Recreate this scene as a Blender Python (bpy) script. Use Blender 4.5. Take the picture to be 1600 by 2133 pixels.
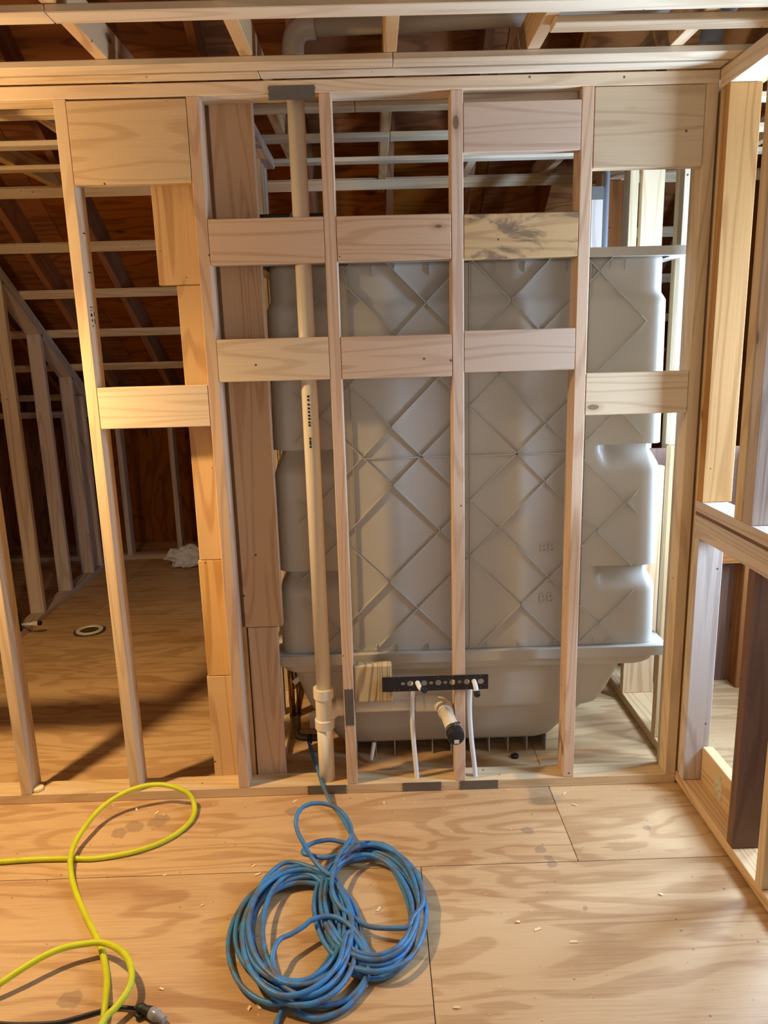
import bpy, bmesh, math, random
from mathutils import Vector, Matrix, Euler
random.seed(7)
for o in list(bpy.data.objects):
    bpy.data.objects.remove(o, do_unlink=True)
SC = bpy.context.scene
COL = SC.collection
R = math.radians

# ------------------------------------------------------------------ camera
cam_d = bpy.data.cameras.new('camera')
cam_d.sensor_fit = 'VERTICAL'
cam_d.sensor_height = 36.0
cam_d.sensor_width = 27.0
cam_d.lens = 36.0 * 1564.1 / 2133.0
cam_d.clip_start = 0.05
cam = bpy.data.objects.new('camera', cam_d)
cam.location = (0.9356, -2.5300, 1.6460)
cam.rotation_euler = (1.351001, 0.0268407, -0.01551)
COL.objects.link(cam)
SC.camera = cam

# ------------------------------------------------------------------ world, lights, exposure
SC.view_settings.view_transform = 'Standard'
SC.view_settings.look = 'None'
SC.view_settings.exposure = -0.24
SC.view_settings.gamma = 1.0
SC.view_settings.use_curve_mapping = False
world = bpy.data.worlds.new('world')
SC.world = world
world.use_nodes = True
world.node_tree.nodes['Background'].inputs[0].default_value = (1.0, 0.93, 0.86, 1)
world.node_tree.nodes['Background'].inputs[1].default_value = 0.05


def area(name, loc, rot, sx, sy, power, color):
    d = bpy.data.lights.new(name, 'AREA')
    d.shape = 'RECTANGLE'
    d.size = sx
    d.size_y = sy
    d.energy = power
    d.color = color
    o = bpy.data.objects.new(name, d)
    o.location = loc
    o.rotation_euler = rot
    COL.objects.link(o)
    return o


# daylight through the window in the right-hand gable
area('window_daylight', (2.975, -0.42, 1.50), (0, R(90), 0), 0.92, 0.34, 95, (0.50, 0.70, 1.0))
area('window_daylight_2', (2.975, 0.27, 1.42), (0, R(90), 0), 0.92, 0.40, 62, (0.48, 0.69, 1.0))
# unseen soft fill added behind the camera to brighten the front faces
area('rear_fill', (1.0, -4.3, 1.5), (R(90), 0, 0), 2.6, 1.2, 21, (1.0, 0.90, 0.80))
# hanging work lamp left of the frame
pl = bpy.data.lights.new('work_lamp', 'SPOT')
pl.energy = 180
pl.color = (1.0, 0.68, 0.33)
pl.shadow_soft_size = 0.045
pl.spot_size = R(150)
pl.spot_blend = 1.0
po = bpy.data.objects.new('work_lamp', pl)
po.location = (-0.62, -0.42, 1.97)
po.rotation_euler = Vector((0.45, 0.02, -1.9)).to_track_quat('-Z', 'Y').to_euler()
COL.objects.link(po)
# spill of the same bare bulb past its reflector
pb = bpy.data.lights.new('work_lamp_spill', 'POINT')
pb.energy = 38
pb.color = (1.0, 0.64, 0.28)
pb.shadow_soft_size = 0.05
pbo = bpy.data.objects.new('work_lamp_spill', pb)
pbo.location = (-0.62, -0.42, 1.97)
COL.objects.link(pbo)


# ------------------------------------------------------------------ materials
def lin(r, g, b):
    f = lambda c: (c / 255 / 12.92) if c / 255 <= 0.04045 else ((c / 255 + 0.055) / 1.055) ** 2.4
    return (f(r), f(g), f(b), 1.0)


class NT:
    def __init__(self, name):
        self.m = bpy.data.materials.new(name)
        self.m.use_nodes = True
        self.t = self.m.node_tree
        self.t.nodes.clear()
        self.out = self.n('ShaderNodeOutputMaterial')
        self.b = self.n('ShaderNodeBsdfPrincipled')
        self.t.links.new(self.b.outputs[0], self.out.inputs[0])

    def n(self, typ, **kw):
        nd = self.t.nodes.new(typ)
        for k, v in kw.items():
            if k == 'ins':
                for i, val in v.items():
                    nd.inputs[i].default_value = val
            else:
                setattr(nd, k, v)
        return nd

    def l(self, a, b):
        self.t.links.new(a, b)

    def math(self, op, a, b=None, c=None, clamp=False):
        nd = self.n('ShaderNodeMath', operation=op, use_clamp=clamp)
        for i, v in enumerate((a, b, c)):
            if v is None:
                continue
            if isinstance(v, (int, float)):
                nd.inputs[i].default_value = v
            else:
                self.l(v, nd.inputs[i])
        return nd.outputs[0]

    def mix(self, fac, a, b, blend='MIX'):
        nd = self.n('ShaderNodeMix', data_type='RGBA', blend_type=blend)
        for sock, v in ((nd.inputs[0], fac), (nd.inputs[6], a), (nd.inputs[7], b)):
            if isinstance(v, (int, float, tuple)):
                sock.default_value = v
            else:
                self.l(v, sock)
        return nd.outputs[2]

    def smooth(self, v, lo, hi, a=0.0, b=1.0):
        nd = self.n('ShaderNodeMapRange', interpolation_type='SMOOTHSTEP')
        self.l(v, nd.inputs[0])
        nd.inputs[1].default_value = lo
        nd.inputs[2].default_value = hi
        nd.inputs[3].default_value = a
        nd.inputs[4].default_value = b
        return nd.outputs[0]

    def noise(self, vec, scale, detail=3.0, rough=0.55, dist=0.0):
        nd = self.n('ShaderNodeTexNoise')
        nd.inputs['Scale'].default_value = scale
        nd.inputs['Detail'].default_value = detail
        nd.inputs['Roughness'].default_value = rough
        nd.inputs['Distortion'].default_value = dist
        self.l(vec, nd.inputs['Vector'])
        return nd.outputs[0]

    def scaled(self, vec, s):
        nd = self.n('ShaderNodeVectorMath', operation='MULTIPLY')
        self.l(vec, nd.inputs[0])
        nd.inputs[1].default_value = s
        return nd.outputs[0]

    def objcoord(self, rnd=True):
        tc = self.n('ShaderNodeTexCoord')
        if not rnd:
            return tc.outputs['Object'], None
        oi = self.n('ShaderNodeObjectInfo')
        a = self.n('ShaderNodeVectorMath', operation='ADD')
        self.l(tc.outputs['Object'], a.inputs[0])
        cb = self.n('ShaderNodeCombineXYZ')
        for i, k in enumerate((37.1, 53.7, 71.3)):
            self.l(self.math('MULTIPLY', oi.outputs['Random'], k), cb.inputs[i])
        self.l(cb.outputs[0], a.inputs[1])
        return a.outputs[0], oi.outputs['Random']


def wood(name, axis, light, dark, ring=9.0, contrast=0.55, knots=True, rough=0.7, vary=0.14, stretch=0.07, smudge=False):
    N = NT(name)
    vec, rnd = N.objcoord()
    s = [1.0, 1.0, 1.0]
    s[axis] = stretch
    v1 = N.scaled(vec, tuple(s))
    n1 = N.noise(v1, 9.0, 1.2, 0.4, 0.25)
    rg = N.math('SINE', N.math('MULTIPLY', n1, ring * 6.283))
    rg = N.smooth(rg, 0.1, 1.0)
    s2 = [1.0, 1.0, 1.0]
    s2[axis] = 0.025
    fib = N.noise(N.scaled(vec, tuple(s2)), 160.0, 3.0, 0.6)
    big = N.noise(vec, 2.2, 2.0, 0.5)
    fac = N.math('MULTIPLY', rg, contrast)
    fac = N.math('ADD', fac, N.math('MULTIPLY', N.math('SUBTRACT', fib, 0.5), 0.55))
    fac = N.math('ADD', fac, N.math('MULTIPLY', N.math('SUBTRACT', big, 0.5), 0.5), clamp=True)
    col = N.mix(fac, light, dark)
    if knots:
        s3 = [1.0, 1.0, 1.0]
        s3[axis] = 0.45
        vo = N.n('ShaderNodeTexVoronoi')
        vo.inputs['Scale'].default_value = 7.5
        N.l(N.scaled(vec, tuple(s3)), vo.inputs['Vector'])
        sp = N.n('ShaderNodeSeparateColor')
        N.l(vo.outputs['Color'], sp.inputs[0])
        gate = N.math('GREATER_THAN', sp.outputs[0], 0.62)
        rad = N.math('MULTIPLY', sp.outputs[1], 0.10)
        core = N.math('LESS_THAN', vo.outputs['Distance'], rad)
        halo = N.smooth(N.math('SUBTRACT', vo.outputs['Distance'], rad), 0.0, 0.10, 1.0, 0.0)
        col = N.mix(N.math('MULTIPLY', N.math('MULTIPLY', halo, gate), 0.45), col, dark)
        kd = tuple(c * 0.35 for c in dark[:3]) + (1.0,)
        col = N.mix(N.math('MULTIPLY', N.math('MULTIPLY', core, gate), 0.75), col, kd)
    if knots:
        nd = N.n('ShaderNodeTexVoronoi')
        nd.inputs['Scale'].default_value = 13.0
        N.l(vec, nd.inputs['Vector'])
        ns = N.n('ShaderNodeSeparateColor')
        N.l(nd.outputs['Color'], ns.inputs[0])
        dot = N.math('MULTIPLY', N.math('LESS_THAN', nd.outputs['Distance'], 0.055), N.math('GREATER_THAN', ns.outputs[2], 0.45))
        col = N.mix(N.math('MULTIPLY', dot, 0.8), col, lin(48, 34, 26))
    if smudge:
        sm = N.noise(N.scaled(vec, (4.0, 4.0, 9.0)), 1.6, 4.0, 0.65, 0.6)
        col = N.mix(N.math('MULTIPLY', N.smooth(sm, 0.47, 0.62), 0.7), col, lin(84, 74, 66))
    hs = N.n('ShaderNodeHueSaturation')
    N.l(col, hs.inputs['Color'])
    N.l(N.math('ADD', N.math('MULTIPLY', rnd, vary), 1.0 - vary * 0.5), hs.inputs['Value'])
    N.l(N.math('ADD', N.math('MULTIPLY', N.math('FRACT', N.math('MULTIPLY', rnd, 17.3)), 0.3), 0.85), hs.inputs['Saturation'])
    N.l(hs.outputs[0], N.b.inputs['Base Color'])
    N.b.inputs['Roughness'].default_value = rough
    N.b.inputs['Specular IOR Level'].default_value = 0.25
    bp = N.n('ShaderNodeBump')
    bp.inputs['Strength'].default_value = 0.12
    bp.inputs['Distance'].default_value = 0.004
    N.l(fib, bp.inputs['Height'])
    N.l(bp.outputs[0], N.b.inputs['Normal'])
    return N.m


def trio(name, *a, **k):
    return [wood('%s_%s' % (name, 'xyz'[i]), i, *a, **k) for i in range(3)]


PINE = trio('pine', lin(220, 196, 160), lin(176, 140, 100), ring=11.0, contrast=0.34)
WIDE = trio('pine_wide', lin(214, 186, 144), lin(168, 128, 86), ring=8.0, contrast=0.36, stretch=0.1)
FIR = trio('fir_warm', lin(214, 180, 132), lin(172, 126, 80), ring=9.0, contrast=0.5, vary=0.06)
PINK = trio('fir_pinkish', lin(212, 184, 156), lin(166, 126, 98), ring=12.0, contrast=0.36)
AMBER = trio('aged_amber', lin(188, 146, 98), lin(150, 104, 62), ring=8.0, contrast=0.5, stretch=0.1)
STRAP = trio('strapping', lin(224, 205, 172), lin(190, 158, 118), contrast=0.4)
GREY = trio('weathered', lin(206, 190, 174), lin(158, 138, 120), contrast=0.45)
OLD = trio('old_brown', lin(150, 96, 54), lin(104, 60, 30), contrast=0.5)
DARK = trio('dark_brown', lin(122, 92, 76), lin(86, 60, 48), contrast=0.4)
SHEATH = trio('sheathing', lin(152, 94, 48), lin(100, 54, 24), ring=6.0, contrast=0.55, stretch=0.2, rough=0.8)
SMUDGE = trio('weathered_tan', lin(206, 172, 124), lin(150, 116, 80), contrast=0.4, smudge=True)
TREAT = trio('treated', lin(204, 178, 126), lin(140, 108, 66), ring=22.0, contrast=0.8, knots=False, stretch=0.06)


def floor_mat():
    N = NT('plywood_floor')
    tc = N.n('ShaderNodeTexCoord')
    gm = N.n('ShaderNodeNewGeometry')
    pos = gm.outputs['Position']
    oi = N.n('ShaderNodeObjectInfo')
    cb = N.n('ShaderNodeCombineXYZ')
    N.l(N.math('MULTIPLY', oi.outputs['Random'], 31.0), cb.inputs[0])
    N.l(N.math('MULTIPLY', oi.outputs['Random'], 57.0), cb.inputs[1])
    ad = N.n('ShaderNodeVectorMath', operation='ADD')
    N.l(pos, ad.inputs[0])
    N.l(cb.outputs[0], ad.inputs[1])
    vec = ad.outputs[0]
    v1 = N.scaled(vec, (0.22, 1.0, 1.0))
    n1 = N.noise(v1, 4.2, 3.0, 0.5, 0.5)
    rg = N.math('SINE', N.math('MULTIPLY', n1, 58.0))
    rg = N.smooth(rg, -0.2, 0.9)
    fib = N.noise(N.scaled(vec, (0.04, 1.0, 1.0)), 150.0, 4.0, 0.65)
    big = N.noise(N.scaled(vec, (0.5, 1, 1)), 2.6, 3.0, 0.55)
    fac = N.math('ADD', N.math('MULTIPLY', rg, 0.34), N.math('MULTIPLY', N.math('SUBTRACT', fib, 0.5), 0.85))
    fac = N.math('ADD', fac, N.math('MULTIPLY', N.math('SUBTRACT', big, 0.40), 1.2), clamp=True)
    col = N.mix(fac, lin(206, 172, 126), lin(148, 101, 58))
    # grey-purple stains at their own places, and speckle dirt
    wob = N.n('ShaderNodeTexNoise')
    wob.inputs['Scale'].default_value = 22.0
    N.l(pos, wob.inputs['Vector'])
    stain = None
    for (x, y, r) in ((1.423, -0.25, 0.020), (1.445, -0.36, 0.016), (1.456, -0.395, 0.014), (1.463, -0.43, 0.018), (1.83, -0.26, 0.012),
                      (0.60, -0.10, 0.030), (0.04, -0.16, 0.035), (0.0, -0.19, 0.03), (0.12, -0.13, 0.04), (0.10, -0.88, 0.03), (1.52, -0.62, 0.012)):
        sb = N.n('ShaderNodeVectorMath', operation='DISTANCE')
        N.l(pos, sb.inputs[0])
        sb.inputs[1].default_value = (x, y, 0)
        d = N.math('ADD', sb.outputs['Value'], N.math('MULTIPLY', N.math('SUBTRACT', wob.outputs[0], 0.5), 0.05))
        m = N.smooth(d, r * 0.85, r * 1.1, 1.0, 0.0)
        stain = m if stain is None else N.math('MAXIMUM', stain, m)
    col = N.mix(N.math('MULTIPLY', stain, 0.42), col, lin(110, 92, 84))
    spk = N.n('ShaderNodeTexVoronoi')
    spk.inputs['Scale'].default_value = 26.0
    N.l(pos, spk.inputs['Vector'])
    sc = N.n('ShaderNodeSeparateColor')
    N.l(spk.outputs['Color'], sc.inputs[0])
    k = N.math('MULTIPLY', N.math('LESS_THAN', spk.outputs['Distance'], 0.09), N.math('GREATER_THAN', sc.outputs[0], 0.82))
    col = N.mix(N.math('MULTIPLY', k, 0.55), col, lin(80, 58, 42))
    N.l(col, N.b.inputs['Base Color'])
    N.b.inputs['Roughness'].default_value = 0.5
    N.b.inputs['Specular IOR Level'].default_value = 0.5
    bp = N.n('ShaderNodeBump')
    bp.inputs['Strength'].default_value = 0.1
    bp.inputs['Distance'].default_value = 0.003
    N.l(fib, bp.inputs['Height'])
    N.l(bp.outputs[0], N.b.inputs['Normal'])
    return N.m


def plain(name, col, rough=0.5, metal=0.0, spec=0.5, var=0.0, vscale=20.0, col2=None, trans=0.0, sss=0.0):
    N = NT(name)
    if var > 0:
        vec, rnd = N.objcoord(True)
        n = N.noise(vec, vscale, 4.0, 0.6)
        c = N.mix(N.math('MULTIPLY', N.smooth(n, 0.4, 0.7), var), col, col2 or tuple(x * 0.5 for x in col[:3]) + (1,))
        N.l(c, N.b.inputs['Base Color'])
    else:
        N.b.inputs['Base Color'].default_value = col
    N.b.inputs['Roughness'].default_value = rough
    N.b.inputs['Metallic'].default_value = metal
    N.b.inputs['Specular IOR Level'].default_value = spec
    if trans:
        N.b.inputs['Transmission Weight'].default_value = trans
    return N.m


FLOOR = floor_mat()
TUB = plain('white_plastic', lin(188, 183, 172), 0.40, spec=0.4, var=0.12, vscale=3.0, col2=lin(174, 168, 156))
PVC = plain('pvc', lin(232, 222, 202), 0.35, var=0.15, vscale=5.0, col2=lin(214, 200, 172))
PVCGREY = plain('pvc_grey', lin(150, 156, 166), 0.45, var=0.1)
PEX = plain('pex', lin(236, 238, 240), 0.35)
BLACK = plain('black_plastic', lin(22, 22, 26), 0.45, var=0.3, col2=lin(40, 38, 36))
RUBBER = plain('black_rubber', lin(26, 26, 28), 0.55)
STEEL = plain('galvanised', lin(120, 116, 112), 0.5, metal=0.75, var=0.2, col2=lin(90, 86, 82))
BRIGHT = plain('clamp_steel', lin(200, 200, 200), 0.3, metal=1.0)
BRASS = plain('brass', lin(168, 120, 58), 0.35, metal=0.9, var=0.4, col2=lin(96, 60, 28))
BRONZE = plain('dull_brass', lin(110, 98, 70), 0.5, metal=0.6, var=0.4)
BLUE = plain('blue_rubber', lin(64, 134, 192), 0.45, var=0.9, vscale=24.0, col2=lin(98, 90, 78))
YELLOW = plain('yellow_rubber', lin(206, 212, 30), 0.5, var=0.3, vscale=14.0, col2=lin(150, 150, 30))
PAPER = plain('paper', lin(226, 228, 232), 0.7)
LABELW = plain('label_white', lin(232, 230, 222), 0.6)
INK = plain('ink', lin(40, 34, 32), 0.8)
STICKER = plain('faded_sticker', lin(206, 200, 160), 0.7, var=0.6, vscale=60.0, col2=lin(150, 136, 90))
CHIP = plain('pale_shaving', lin(236, 212, 160), 0.8)
CLEAR = plain('grey_clear_plastic', lin(150, 152, 158), 0.25, var=0.4, vscale=40.0, col2=lin(70, 72, 80))
DAYWHITE = plain('daylight_white', lin(244, 242, 238), 0.6)


# ------------------------------------------------------------------ mesh helpers
def link(o, parent=None):
    COL.objects.link(o)
    if parent is not None:
        o.parent = parent
    return o


def mesh_obj(name, verts, faces, mat, parent=None, smooth=False, loc=(0, 0, 0), rot=(0, 0, 0)):
    me = bpy.data.meshes.new(name)
    me.from_pydata([tuple(v) for v in verts], [], faces)
    me.update()
    if smooth:
        me.polygons.foreach_set('use_smooth', [True] * len(me.polygons))
    if mat:
        me.materials.append(mat)
    o = bpy.data.objects.new(name, me)
    o.location = loc
    o.rotation_euler = rot
    return link(o, parent)


def empty(name, loc=(0, 0, 0), parent=None):
    o = bpy.data.objects.new(name, None)
    o.empty_display_size = 0.05
    o.location = loc
    return link(o, parent)


def structure(name):
    o = empty(name)
    o['kind'] = 'structure'
    return o


def thing(name, label, cat, loc=(0, 0, 0), group=None):
    o = empty(name, loc)
    return tag(o, label, cat, group)


def tag(o, label, cat, group=None):
    o['label'] = label
    o['category'] = cat
    if group:
        o['group'] = group
    return o


def box_mesh(name, dx, dy, dz, bev=0.002):
    bm = bmesh.new()
    bmesh.ops.create_cube(bm, size=1.0)
    for v in bm.verts:
        v.co = Vector((v.co.x * dx, v.co.y * dy, v.co.z * dz))
    if bev:
        bmesh.ops.bevel(bm, geom=bm.edges[:], offset=min(bev, 0.3 * min(dx, dy, dz)), segments=1, affect='EDGES')
    me = bpy.data.meshes.new(name)
    bm.to_mesh(me)
    bm.free()
    return me


def board(name, parent, x0, x1, y0, y1, z0, z1, mats=None, rot=(0, 0, 0), bev=0.002, axis=None):
    d = (abs(x1 - x0), abs(y1 - y0), abs(z1 - z0))
    if mats is None:
        mats = PINE
    if isinstance(mats, list):
        a = d.index(max(d)) if axis is None else axis
        mat = mats[a]
    else:
        mat = mats
    me = box_mesh(name, *d, bev=bev)
    me.materials.append(mat)
    o = bpy.data.objects.new(name, me)
    c = Vector(((x0 + x1) / 2, (y0 + y1) / 2, (z0 + z1) / 2))
    o.location = c
    o.rotation_euler = rot
    link(o, parent)
    if parent is not None and parent.location.length > 0:
        o.location = c - parent.location
    return o


def catmull(pts, n=6):
    P = [Vector(p) for p in pts]
    P = [P[0] * 2 - P[1]] + P + [P[-1] * 2 - P[-2]]
    out = []
    for i in range(1, len(P) - 2):
        a, b, c, d = P[i - 1], P[i], P[i + 1], P[i + 2]
        for k in range(n):
            t = k / n
            out.append(0.5 * ((2 * b) + (c - a) * t + (2 * a - 5 * b + 4 * c - d) * t * t + (-a + 3 * b - 3 * c + d) * t ** 3))
    out.append(P[-2])
    return out


def sweep(pts, r, seg=10, cap=True):
    """tube along pts; r a number or list"""
    P = [Vector(p) for p in pts]
    n = len(P)
    rr = r if isinstance(r, (list, tuple)) else [r] * n
    T = []
    for i in range(n):
        t = (P[min(i + 1, n - 1)] - P[max(i - 1, 0)])
        T.append(t.normalized() if t.length > 1e-9 else (T[-1] if T else Vector((0, 0, 1))))
    up = Vector((0, 0, 1)) if abs(T[0].z) < 0.9 else Vector((0, 1, 0))
    u = T[0].cross(up).normalized()
    V, F = [], []
    for i in range(n):
        u = (u - T[i] * u.dot(T[i])).normalized()
        w = T[i].cross(u)
        for k in range(seg):
            a = 2 * math.pi * k / seg
            V.append(P[i] + (u * math.cos(a) + w * math.sin(a)) * rr[i])
    for i in range(n - 1):
        for k in range(seg):
            a, b = i * seg + k, i * seg + (k + 1) % seg
            F.append((a, b, b + seg, a + seg))
    if cap:
        F.append(tuple(range(seg - 1, -1, -1)))
        F.append(tuple(range((n - 1) * seg, n * seg)))
    return V, F


def tube(name, pts, r, mat, parent=None, seg=14, smooth_n=0, loc=(0, 0, 0)):
    if smooth_n:
        pts = catmull(pts, smooth_n)
    V, F = sweep(pts, r, seg)
    L = Vector(loc)
    o = mesh_obj(name, [v - L for v in V], F, mat, parent, smooth=True, loc=loc)
    for p in o.data.polygons:
        if len(p.vertices) > 4:
            p.use_smooth = False
    return o


def lathe_pts(axis_o, axis_d, prof):
    """profile list of (distance along axis, radius) -> points and radii for sweep (sharp steps kept)"""
    o, d = Vector(axis_o), Vector(axis_d).normalized()
    return [o + d * s for s, r in prof], [r for s, r in prof]


def turned(name, o, d, prof, mat, parent=None, seg=24, smooth=False):
    # build rings explicitly so that steps stay crisp
    oo, dd = Vector(o), Vector(d).normalized()
    up = Vector((0, 0, 1)) if abs(dd.z) < 0.9 else Vector((0, 1, 0))
    u = dd.cross(up).normalized()
    w = dd.cross(u)
    V, F = [], []
    for s, r in prof:
        for k in range(seg):
            a = 2 * math.pi * k / seg
            V.append(oo + dd * s + (u * math.cos(a) + w * math.sin(a)) * r)
    n = len(prof)
    for i in range(n - 1):
        for k in range(seg):
            a, b = i * seg + k, i * seg + (k + 1) % seg
            F.append((a, b, b + seg, a + seg))
    F.append(tuple(range(seg - 1, -1, -1)))
    F.append(tuple(range((n - 1) * seg, n * seg)))
    ob = mesh_obj(name, V, F, mat, parent)
    me = ob.data
    me.polygons.foreach_set('use_smooth', [len(p.vertices) == 4 for p in me.polygons])
    me.update()
    # keep ring steps crisp
    try:
        me.set_sharp_from_angle(angle=R(35))
    except Exception:
        pass
    return ob


def curve_to_mesh(cu, name, mat, parent, loc, rot):
    tmp = bpy.data.objects.new('tmp_curve', cu)
    COL.objects.link(tmp)
    dg = bpy.context.evaluated_depsgraph_get()
    dg.update()
    me = bpy.data.meshes.new_from_object(tmp.evaluated_get(dg))
    bpy.data.objects.remove(tmp, do_unlink=True)
    me.name = name
    me.materials.clear()
    me.materials.append(mat)
    o = bpy.data.objects.new(name, me)
    o.location = loc
    o.rotation_euler = rot
    return link(o, parent)


def text(name, body, size, mat, parent, loc, rot, extrude=0.0006):
    cu = bpy.data.curves.new(name, 'FONT')
    cu.body = body
    cu.size = size
    cu.extrude = extrude
    cu.align_x = 'CENTER'
    cu.align_y = 'CENTER'
    return curve_to_mesh(cu, name, mat, parent, loc, rot)


def plate_with_holes(name, outline, holes, thick, mat, parent, loc, rot):
    cu = bpy.data.curves.new(name, 'CURVE')
    cu.dimensions = '2D'
    cu.fill_mode = 'BOTH'
    cu.extrude = thick / 2
    for poly in [outline] + holes:
        sp = cu.splines.new('POLY')
        sp.points.add(len(poly) - 1)
        for p, (x, y) in zip(sp.points, poly):
            p.co = (x, y, 0, 1)
        sp.use_cyclic_u = True
    return curve_to_mesh(cu, name, mat, parent, loc, rot)


def circle(cx, cy, rx, ry=None, n=20):
    ry = rx if ry is None else ry
    return [(cx + rx * math.cos(2 * math.pi * k / n), cy + ry * math.sin(2 * math.pi * k / n)) for k in range(n)]


# ================================================================== SETTING
S = 0.4064
TAN = 0.6745
ANG = math.atan(TAN)
ZS = 0.0381


def zslope(y):          # underside of the strapping on the roof slope
    return 2.445 - (y - 1.60) * TAN


# ---------- floor: plywood sheets
floor = structure('floor')
rows = [(-4.08, -2.86, (-1.4, 1.043, 3.48)), (-2.86, -1.638, (-0.2, 2.24)), (-1.638, -0.418, (-1.397, 1.043, 3.48)), (-0.418, 0.80, (-0.887, 1.553)),
        (0.80, 2.02, (-2.1, 0.33, 2.77)), (2.02, 3.24, (-0.9, 1.55)), (3.24, 4.3, (-2.1, 0.33, 2.77))]
for y0, y1, seams in rows:
    xs = [-3.4] + list(seams) + [4.3]
    for a, b in zip(xs[:-1], xs[1:]):
        board('plywood_sheet', floor, a + 0.0012, b - 0.0012, y0 + 0.0012, y1 - 0.0012, -0.019, 0.0, FLOOR, bev=0.0006)
board('subfloor_deck', floor, -3.4, 4.3, -4.08, 4.3, -0.06, -0.0205, DARK, bev=0)

# ---------- front wall (the open stud wall in the middle)
wf = structure('wall_front')


def stud(parent, xc, z0=ZS, z1=2.404, y0=0.0, y1=0.089, mats=None):
    return board('stud', parent, xc - 0.019, xc + 0.019, y0, y1, z0, z1, mats)


bp_ = board('bottom_plate', wf, -1.20, 2.031, 0, 0.089, 0, ZS, PINE)
tp1 = board('top_plate', wf, -1.20, 2.031, 0, 0.089, 2.404, 2.442, PINE)
studs = {}
for k, m in ((-3, PINE), (-2, PINE), (-1, WIDE), (0, PINE), (1, PINK), (2, PINK), (3, PINK), (4, PINK)):
    studs[k] = stud(wf, k * S, mats=m)
studs[5] = board('stud', wf, 1.991, 2.030, 0, 0.089, ZS, 2.404, WIDE)


def blk(x0, x1, z0, z1, mats, y0=0.0, y1=0.038, name='blocking_board'):
    return board(name, wf, x0, x1, y0, y1, z0, z1, mats)


blk(0.020, 0.386, 2.157, 2.398, WIDE)
blk(0.020, 0.386, 1.393, 1.530, PINE)
blk(-0.793, -0.426, 1.126, 1.277, PINE)
blk(0.426, 0.793, 1.907, 2.047, PINK)
blk(0.426, 0.793, 1.537, 1.675, PINE)
blk(0.833, 1.199, 1.908, 2.046, PINK)
blk(0.833, 1.199, 1.536, 1.673, PINK)
blk(1.239, 1.606, 2.223, 2.368, PINK)
bdark = blk(1.239, 1.606, 1.906, 2.042, SMUDGE)
blk(1.239, 1.606, 1.547, 1.682, PINK)
blk(1.646, 1.990, 2.167, 2.402, WIDE)
blk(1.646, 1.990, 1.394, 1.533, PINE)
blk(1.646, 1.990, 1.5335, 1.537, PINE) if False else None
# board on edge above the right block in the top bay
blk(1.239, 1.606, 2.374, 2.404, GREY, 0.045, 0.085)
# nailer boards behind the second stud: left side (warm) and right side (pinkish)
nl = 'nailer_board'
board(nl, wf, 0.232, 0.402, 0.0895, 0.127, 1.857, 2.404, FIR)
board(nl, wf, 0.290, 0.402, 0.0895, 0.127, 0.903, 1.855, FIR)
board(nl, wf, 0.284, 0.402, 0.0895, 0.127, 0.452, 0.9015, FIR)
board(nl, wf, 0.280, 0.402, 0.0895, 0.127, 0.0, 0.4505, FIR)
board(nl, wf, 0.424, 0.575, 0.0895, 0.127, 0.640, 2.424, PINK)
board(nl, wf, 0.446, 0.553, 0.0895, 0.127, 0.0, 0.638, PINK)
board(nl, wf, 0.404, 0.440, 0.0895, 0.178, 0.0, 2.404, FIR)
tb = board('wood_block', wf, 0.8335, 0.973, 0.004, 0.042, 0.366, 0.513, TREAT, bev=0.006, axis=2)


# steel nail plates with toothed ends
def nail_plate(parent, x0, x1, z0, z1, vertical=False):
    pts = []
    n = 5
    if not vertical:
        for i in range(n + 1):
            pts.append((x0 + (0.003 if i % 2 else 0.0), z0 + (z1 - z0) * i / n))
        for i in range(n, -1, -1):
            pts.append((x1 - (0.003 if i % 2 else 0.0), z0 + (z1 - z0) * i / n))
    else:
        for i in range(n + 1):
            pts.append((x0 + (x1 - x0) * i / n, z1 - (0.003 if i % 2 else 0.0)))
        for i in range(n, -1, -1):
            pts.append((x0 + (x1 - x0) * i / n, z0 + (0.003 if i % 2 else 0.0)))
    cx, cz = (x0 + x1) / 2, (z0 + z1) / 2
    L = len(pts)
    V = [(x - cx, -0.0016, z - cz) for x, z in pts] + [(x - cx, -0.0001, z - cz) for x, z in pts]
    F = [tuple(range(L)), tuple(range(2 * L - 1, L - 1, -1))] + [(i, (i + 1) % L, (i + 1) % L + L, i + L) for i in range(L)]
    o = mesh_obj('nail_plate', V, F, STEEL, None)
    o.parent = parent
    o.location = Vector((cx, 0, cz)) - parent.location
    o['label'] = 'dark grey steel nail guard plate'
    return o


nail_plate(tp1, 0.639, 0.785, 2.386, 2.426)
nail_plate(studs[2], 0.797, 0.829, 0.279, 0.425, True)
nail_plate(bp_, 0.643, 0.791, 0.001, 0.037)
nail_plate(bp_, 1.000, 1.148, 0.001, 0.037)
nail_plate(bp_, 1.215, 1.362, 0.001, 0.037)

# mill stamps: small smudged ink marks
def ink_marks(parent, pts, face):
    for (u, v, w, h) in pts:
        if face == 'front':
            b = board('ink_mark', None, u - w / 2, u + w / 2, -0.0006, 0.0002, v - h / 2, v + h / 2, INK, bev=0)
        else:
            b = board('ink_mark', None, parent.location.x + 0.0188, parent.location.x + 0.0196, u - w / 2, u + w / 2, v - h / 2, v + h / 2, INK, bev=0)
        b.parent = parent
        b.location = Vector(b.location) - parent.location


ink_marks(studs[0], [(0.030, 1.790, 0.012, 0.004), (0.030, 1.780, 0.012, 0.003), (0.028, 1.765, 0.014, 0.010), (0.030, 1.748, 0.010, 0.008), (0.030, 1.730, 0.012, 0.004),
                     (0.052, 1.790, 0.005, 0.004), (0.052, 1.770, 0.004, 0.012), (0.052, 1.745, 0.005, 0.016), (0.05, 1.90, 0.03, 0.003), (0.04, 2.02, 0.02, 0.004)], 'side')

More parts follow.
